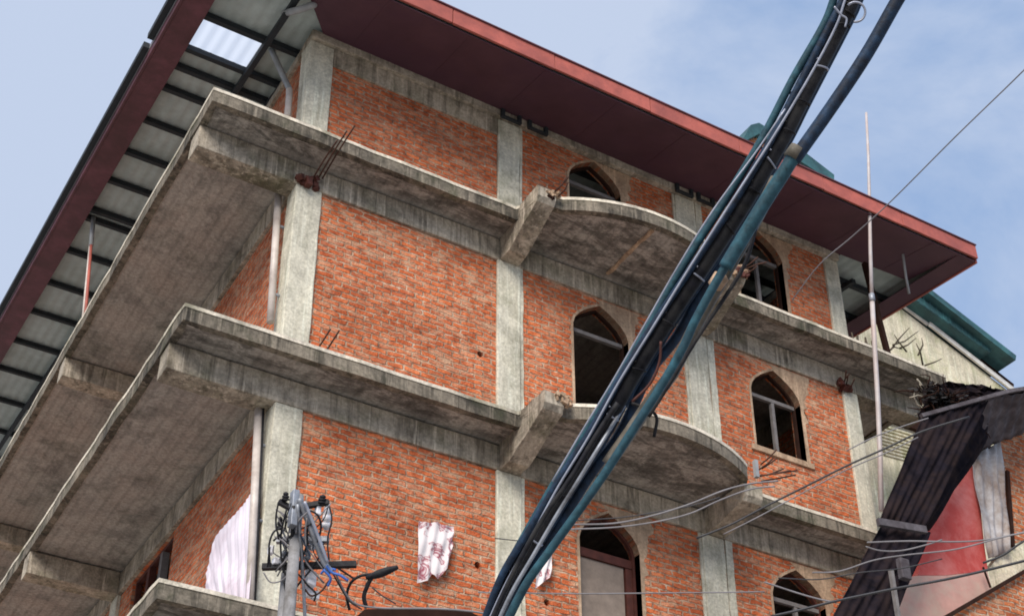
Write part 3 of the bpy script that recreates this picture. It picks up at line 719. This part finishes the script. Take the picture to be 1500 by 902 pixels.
MB().bar(at(1305,835,y=-1.95),at(1320,930,y=-1.95),.045).build('post',M['greywood'],SH)
MB().box(at(1325,835,y=-1.9)-Vector((.08,.04,.12)),at(1325,835,y=-1.9)+Vector((.06,.04,.14))).build('meter_box',M['greytin'],SH,bevel=.01)
settle(SH)

# ------------------------------------------------------------------ overhead cables, a few metres from the lens
def path(px, D, dd=0): return smooth_path([dp(u,v,(D if not isinstance(D,(list,tuple)) else D[i])+dd) for i,(u,v) in enumerate(px)],6)
def wpx(w, D): return w/2*D/F
CB=empty('cable_bundle',dp(970,480,5),'thick bundle of dark lashed cables crossing the view diagonally, left of the blue-green cable','cables')
def strand(name, px, w, mat, D=5.0, par=CB, seg=10, ws=None):
    p=path(px,D); n=len(p)
    if isinstance(D,list): D=sum(D)/len(D)
    r=wpx(w,D) if ws is None else [wpx(ws[min(int(i/n*len(ws)),len(ws)-1)],D) for i in range(n)]
    return MB().tube(p,r,seg).build(name,mat,par,True)
main=[(1272,-60),(1247,2),(1238,22),(1202,92),(1172,150),(1147,200),(1117,252),(1082,310),(1026,395),(972,476),(920,560),(878,635),(833,705),(788,780),(746,850),(712,940)]
strand('cable',main,26,M['black'])
strand('cable',[(u-12,v-5) for u,v in main],11,M['navy'],4.97)
strand('cable',[(1238,-60),(1221,0),(1205,40),(1162,115),(1117,202),(1061,295),(1000,390),(950,478),(902,560),(858,632),(815,703),(772,778),(734,850),(700,940)],12,M['teal'],4.99)
strand('cable',[(u+9,v+4) for u,v in main],13,M['navy'],5.04)
strand('cable_sheen',[(1260,-60),(1238,0),(1224,40),(1186,112),(1130,205),(1066,304),(1010,392),(957,478),(905,562),(862,640),(818,712),(776,790),(737,862),(702,940)],3.6,M['steel_and_sheen'],4.93)  # pale strand drawn as the highlight along the black cables
strand('cable_sheen',[(1150,160),(1108,222),(1046,306),(992,392),(943,478),(896,560),(852,632),(809,705)],2.6,M['steel_and_sheen'],4.94)  # second painted sheen line, thinner
strand('cable',[(1100,312),(1060,372),(1025,432),(992,492),(962,530),(950,545),(930,590),(905,640),(868,690),(833,745),(795,805),(760,865),(722,940)],16,M['navy'],5.06)
strand('cable',[(925,575),(912,598),(880,650),(848,702),(815,755),(780,815),(748,870),(716,940)],6,M['galv'],[5.12,5.02]+[4.9]*6)
strand('cable',[(905,590),(872,640),(838,697),(800,752),(768,808),(738,868),(706,940)],8,M['black'],4.92)
strand('cable',[(968,500),(966,530),(952,562),(926,588)],4,M['redwood'],4.9)
strand('cable',[(925,590),(950,600),(962,612),(958,640)],5,M['black'],4.95)
# lashing turns, along the bundle
cen=smooth_path([dp(u-2,v,5.0) for u,v in main],6)
for k in range(8,len(cen)-4,5):
    t_=(cen[k+1]-cen[k-1]).normalized(); x=t_.orthogonal().normalized(); y=t_.cross(x); R_=.034+random.uniform(0,.004)
    tw_=random.uniform(-.02,.02)
    MB().tube([cen[k]+(x*math.cos(a_)+y*math.sin(a_))*R_+t_*(a_*.004+tw_*math.sin(a_)) for a_ in [i*2*PI/16 for i in range(17)]],.0035,5,False).build('lashing',M['steel_and_sheen' if k%3==0 else 'black'],CB,True)
c_=dp(1253,18,4.95)
MB().tube([c_+(CR*math.cos(a_)-CD*math.sin(a_))*.033 for a_ in [(-100+i*14)*PI/180 for i in range(18)]],.004,6).build('wire_ring',M['steel_and_sheen'],CB,True)
strand('lashing_tail',[(1222,10),(1232,22),(1240,28),(1238,40)],3,M['steel_and_sheen'],4.9)
settle(CB)
rc=[(1352,-60),(1315,0),(1268,82),(1216,160),(1163,235)]
RC=empty('thick_cable',dp(1100,340,4.8),'thick blue-green cable running right of the dark lashed bundle','cable')
strand('upper_length',rc,20,M['navy'],4.8,RC)
strand('sleeve',[(1166,224),(1148,253),(1118,300),(1080,362),(1062,392)],21,M['teal'],4.8,RC)
strand('lower_length',[(1066,385),(1048,415),(1018,470),(1000,510),(968,566),(930,625),(888,690),(846,750),(804,808),(768,860),(728,940)],13,M['teal'],4.8,RC)
MB().tube([dp(1158,232,4.8),dp(1169,216,4.8)],[.027,.025],10).build('cap',M['brown_cable'],RC,True)
settle(RC)
BC=empty('brown_cable',dp(1040,430,4.9),'short brown-grey cable length under the blue-green cable near the middle balcony','cable')
strand('outer_jacket',[(1138,262),(1105,325),(1075,378),(1046,428),(1016,482),(985,545),(955,585),(925,630),(890,680)],20,M['brown_cable'],4.93,BC)
strand('dark_line',[(1108,330),(1092,385),(1062,435),(1030,482),(1003,525),(985,555),(950,610)],6,M['black'],4.88,BC)
MB().lathe(dp(1052,412,4.86),dp(1066,392,4.86)-dp(1052,412,4.86),[(-.03,.01),(-.02,.026),(.02,.028),(.03,.01)]).build('joint',M['plaster'],BC,True)
settle(BC)

# thin wires, each its own thing
def wire(px, D, w, mat, lab, grp='thin overhead wires', name='overhead_wire', cat='wire'):
    p=path(px,D); Dm=(sum(D)/len(D)) if isinstance(D,(list,tuple)) else D
    o=MB().tube(p,wpx(w,Dm),6).build(name,M[mat],None,True); tag(o,lab,cat,grp); return o
wire([(1560,40),(1500,103),(1400,200),(1305,295),(1250,345),(1200,388),(1160,440)],[9,9.3,9.8,10.3,10.7,11,11.3],2.0,'wire_pale','grey wire rising alone to the right across the blue sky above the roof corner')
wire([(835,768),(900,766),(955,755),(1010,738),(1060,718),(1100,708),(1140,704)],11,2.6,'wire_pale','pale wire sagging across the top of the lowest arched door, upper of the pair')
wire([(830,775),(900,772),(960,764),(1010,752),(1055,732),(1100,716),(1135,712)],11.1,2.4,'wire_pale','pale wire sagging across the lowest arched door, lower of the pair')
wire([(840,762),(905,758),(960,750),(1010,741),(1055,728)],11.2,1.8,'wire','thin dark wire just above the pale pair at the lowest arched door')
wire([(1020,788),(1070,768),(1120,742),(1180,712),(1240,682),(1300,655),(1350,632),(1420,610)],[11.5]*8,3.0,'wire','dark twisted wire climbing over the right bay bricks towards the shack')
wire([(1060,782),(1110,757),(1160,730),(1240,688),(1300,662),(1345,640)],11.4,1.8,'wire_pale','thin pale wire running just under the twisted wire on the right bay')
wire([(1240,660),(1280,640),(1320,625),(1360,612)],11.3,1.8,'wire_pale','short pale wire left of the pale pole above the twisted wire')
wire([(1130,902),(1175,892),(1223,880),(1270,870),(1314,861),(1400,845),(1500,821),(1560,805)],[9]*8,4.0,'wire','thick black wire crossing the bottom right corner below the other wires')
wire([(1120,852),(1165,867),(1200,877),(1225,882)],9.05,2.6,'wire_pale','short wire dropping to meet the thick black wire in front of the lowest right window')
wire([(1270,794),(1330,792),(1400,793),(1445,790),(1500,779),(1560,765)],9.4,2.4,'wire_pale','pale wire nearly level over the lower eave of the shack')
wire([(1268,800),(1290,806),(1320,806),(1355,798),(1380,790)],9.4,2.2,'wire_pale','short pale wire dipping under the shack eave')
wire([(1190,838),(1230,836),(1280,820),(1330,812),(1400,804),(1470,786),(1520,776)],9.3,2.2,'wire_pale','pale wire from the lowest right window across the foot of the red wall')
wire([(1140,846),(1200,848),(1260,838),(1320,832),(1380,818)],9.3,1.8,'wire','faint dark wire across the top of the lowest right window')
wire([(1440,824),(1470,812),(1500,792),(1560,760)],9.2,3.4,'wire','thick dark wire ending on the pale rusty sheet of the shack')
wire([(700,867),(760,868),(860,869),(960,868),(1060,867),(1120,866)],11.6,2.0,'wire_pale','level pale wire crossing the grey board of the lowest door')
wire([(725,788),(770,792),(800,790)],11.6,1.6,'wire','short thin wire crossing the second pillar beside the cable bundle')

# ------------------------------------------------------------------ utility pole
D0=9.0
top=dp(438,726,D0)
UP=empty('utility_pole',(top.x,top.y,-14.2),'grey utility pole crowded with crossarms, insulators and wires in front of the corner pillar','utility pole')
MB().tube([(top.x,top.y,-14.2),(top.x,top.y,-10.5),tuple(top)],[.095,.052,.03],14).build('shaft',M['pole'],UP,True)
# second post lashed beside it
b2=dp(424,840,D0); 
MB().tube([(b2.x,b2.y,-14.2),(b2.x,b2.y,b2.z)],.05,10).build('side_post',M['pole'],UP,True)
def L(u,v,D=D0-.1): return dp(u,v,D)
ca=MB().bar(L(384,830),L(522,826),.035,.035).build('crossarm',M['black'],UP)
MB().bar(L(405,791),L(482,790),.035,.035).build('crossarm',M['galv'],UP)
MB().bar(L(408,734),L(440,752),.03,.03).build('crossarm',M['black'],UP)
MB().bar(L(440,742),L(482,735),.03,.03).build('crossarm',M['black'],UP)
def insul(u,v,h=26,r=6,mat='porcelain'):
    a_=L(u,v); b_=L(u+1,v-h); H_=(b_-a_).length; k=r*D0/F
    MB().lathe(a_,b_-a_,[(0,k*.5),(.1*H_,k*.5),(.12*H_,k),(.3*H_,k*.95),(.34*H_,k*.6),(.4*H_,k*.9),(.6*H_,k*.85),(.64*H_,k*.5),(.7*H_,k*.7),(.9*H_,k*.6),(H_,k*.1)]).build('insulator',M[mat],UP,True)
insul(478,776,36,7); insul(470,810,18,6,'black'); insul(418,734,14,6,'black'); insul(410,776,20,5,'black'); insul(428,784,34,5); insul(427,826,24,6); insul(450,822,26,5,'galv'); insul(472,738,14,7,'black'); insul(414,828,22,6,'galv')
MB().box(L(447,862)-Vector((.02,.03,.0)),L(468,832)+Vector((.0,.03,.0))).build('meter_box',M['porcelain'],UP,bevel=.01,jitter=.01)
MB().box(L(430,745,D0-.15)-Vector((.02,.03,.12)),L(430,745,D0-.15)+Vector((.02,.03,.12))).build('bracket',M['galv'],UP,bevel=.004)
# bundles running down the pole
for px,w,mt_ in (([(438,730),(450,760),(462,792),(474,822),(486,838)],9,'galv'),([(446,734),(458,764),(470,796),(480,824)],5,'steel_and_sheen'),
   ([(430,740),(428,780),(432,830),(426,902)],5,'black'),([(436,738),(440,790),(444,850),(448,930)],5,'galv'),
   ([(420,745),(412,780),(412,815),(420,850)],3,'black'),([(408,735),(404,760),(408,790)],2.6,'black'),([(396,830),(394,800),(400,780),(412,772)],3,'wire'),
   ([(395,800),(392,830)],3,'black'),([(386,838),(396,852),(412,850),(424,838)],2.2,'wire_pale'),([(402,785),(418,795),(424,812),(410,830)],2.6,'wire_pale'),
   ([(412,752),(424,768),(420,790)],2.4,'wire_pale'),([(450,745),(466,755),(470,775),(462,800)],3,'black'),([(482,740),(486,760),(480,790),(482,820)],2.6,'wire'),
   ([(478,828),(486,838),(498,842),(510,850)],4,'blue'),([(474,834),(484,846),(480,858)],4,'blue'),([(470,840),(478,832),(492,834)],3.5,'blue'),
   ([(446,862),(456,872),(470,866),(482,850)],3,'rust'),([(440,842),(450,856),(462,868),(460,880)],3,'black'),([(416,850),(420,880),(424,930)],3,'black')):
    MB().tube(path(px,D0-.16-random.uniform(0,.05)),wpx(w,D0),7).build('pole_wire',M[mt_],UP,True)
for u,v,w_,h_ in ((452,866,.05,.07),(462,872,.04,.05),(396,806,.03,.05),(404,822,.04,.04),(466,748,.03,.06),(458,800,.03,.05)):
    p=L(u,v); MB().box(p-Vector((w_/2,.02,h_/2)),p+Vector((w_/2,.02,h_/2))).build('terminal_box',M['porcelain'],UP,bevel=.006,jitter=.004)
random.seed(11)
for k in range(26):
    u0,v0=random.uniform(400,485),random.uniform(735,830); u1,v1=random.uniform(400,480),min(v0+random.uniform(25,70),880)
    MB().tube(path([(u0,v0),((u0+u1)/2+random.uniform(-16,16),(v0+v1)/2),(u1,v1)],D0-.12-random.uniform(0,.08)),wpx(random.choice((1.8,2.4,3)),D0),6).build('pole_wire',M[random.choice(('black','galv','wire_pale','navy','wire_pale'))],UP,True)
settle(UP)
LP=empty('looped_cable',dp(540,842,9),'black looped drop cable with a thick splice beside the utility pole','cable')
MB().tube(path([(480,822),(505,838),(520,848)],9),wpx(3,9),6).build('wire_lead',M['black'],LP,True)
MB().tube(path([(512,893),(508,872),(514,853),(528,843),(548,840)],9),wpx(4.5,9),8).build('loop',M['black'],LP,True)
pth=path([(536,846),(552,841),(566,836),(583,830)],8.98); n=len(pth)
MB().tube(pth,[wpx(6+7*math.sin(PI*i/(n-1)),9) for i in range(n)],10).build('splice',M['black'],LP,True)
MB().tube(path([(546,842),(538,858),(533,874),(537,890)],8.98),wpx(6.5,9),8).build('drop',M['black'],LP,True)
MB().tube(path([(490,836),(506,868),(522,884),(560,890),(640,891),(700,896),(730,905)],8.97),wpx(3.2,9),6).build('long_lead',M['wire_pale'],LP,True)
MB().tube(path([(488,840),(500,862),(512,880),(530,892)],8.97),wpx(2.4,9),6).build('wire_lead',M['wire'],LP,True)
MB().tube(path([(545,860),(560,872),(580,884)],8.97),wpx(2,9),6).build('wire_lead',M['wire'],LP,True)
settle(LP)

for o in bpy.data.objects:
    if '_s' in o: del o['_s']

# ------------------------------------------------------------------ light
SUN_EL, SUN_AZ = math.radians(38), math.radians(-136)   # azimuth measured from +Y, clockwise
w=bpy.data.worlds.new('World'); S.world=w; w.use_nodes=True; t=w.node_tree
bg=t.nodes['Background']; sky=t.nodes.new('ShaderNodeTexSky'); sky.sky_type='NISHITA'; sky.sun_disc=False
sky.sun_elevation=SUN_EL; sky.sun_rotation=SUN_AZ; sky.air_density=1.2; sky.dust_density=1.5
tc=t.nodes.new('ShaderNodeTexCoord'); 
mp=t.nodes.new('ShaderNodeMapping'); mp.inputs['Scale'].default_value=(1,1,1.6); t.links.new(tc.outputs['Generated'],mp.inputs[0])
nz=noise(t, mp.outputs[0], 3.4, 7, .58, .6)
# clouds thicken towards the left of the view
dt=t.nodes.new('ShaderNodeVectorMath'); dt.operation='DOT_PRODUCT'; t.links.new(tc.outputs['Generated'],dt.inputs[0]); dt.inputs[1].default_value=tuple(-CR)
ad=t.nodes.new('ShaderNodeMath'); ad.operation='MULTIPLY_ADD'; t.links.new(dt.outputs['Value'],ad.inputs[0]); ad.inputs[1].default_value=.5; t.links.new(nz,ad.inputs[2])
gp=t.nodes.new('ShaderNodeVectorMath'); gp.operation='DOT_PRODUCT'; t.links.new(tc.outputs['Generated'],gp.inputs[0]); gp.inputs[1].default_value=tuple(ray(1215,230).normalized())
gr=ramp(t, gp.outputs['Value'], [(.978,(0,0,0)),(.9985,(1,1,1))])
sb=t.nodes.new('ShaderNodeMath'); sb.operation='MULTIPLY_ADD'; t.links.new(gr.outputs[0],sb.inputs[0]); sb.inputs[1].default_value=-.10; t.links.new(ad.outputs[0],sb.inputs[2]); ad=sb
rp=ramp(t, ad.outputs[0], [(.15,(0,0,0)),(.42,(1,1,1))])
blue=mix(t,.6,sky.outputs[0],(2.5,3.8,6.3))
colr=mix(t, rp.outputs[0], blue, (3.85,4.5,5.8))
t.links.new(colr,bg.inputs[0]); bg.inputs[1].default_value=.108
sl=bpy.data.lights.new('sun','SUN'); sl.energy=3.3; sl.angle=math.radians(34); sl.color=(1,.93,.84)
so=bpy.data.objects.new('sun',sl); COL.objects.link(so)
dirv=Vector((math.sin(SUN_AZ)*math.cos(SUN_EL),math.cos(SUN_AZ)*math.cos(SUN_EL),math.sin(SUN_EL)))
so.rotation_euler=dirv.to_track_quat('Z','Y').to_euler()
vs_=S.view_settings; vs_.view_transform='Standard'; vs_.look='None'; vs_.gamma=1; vs_.use_curve_mapping=False; vs_.exposure=.4
S.cycles.filter_width=1.8
S.render.resolution_x=1024; S.render.resolution_y=615
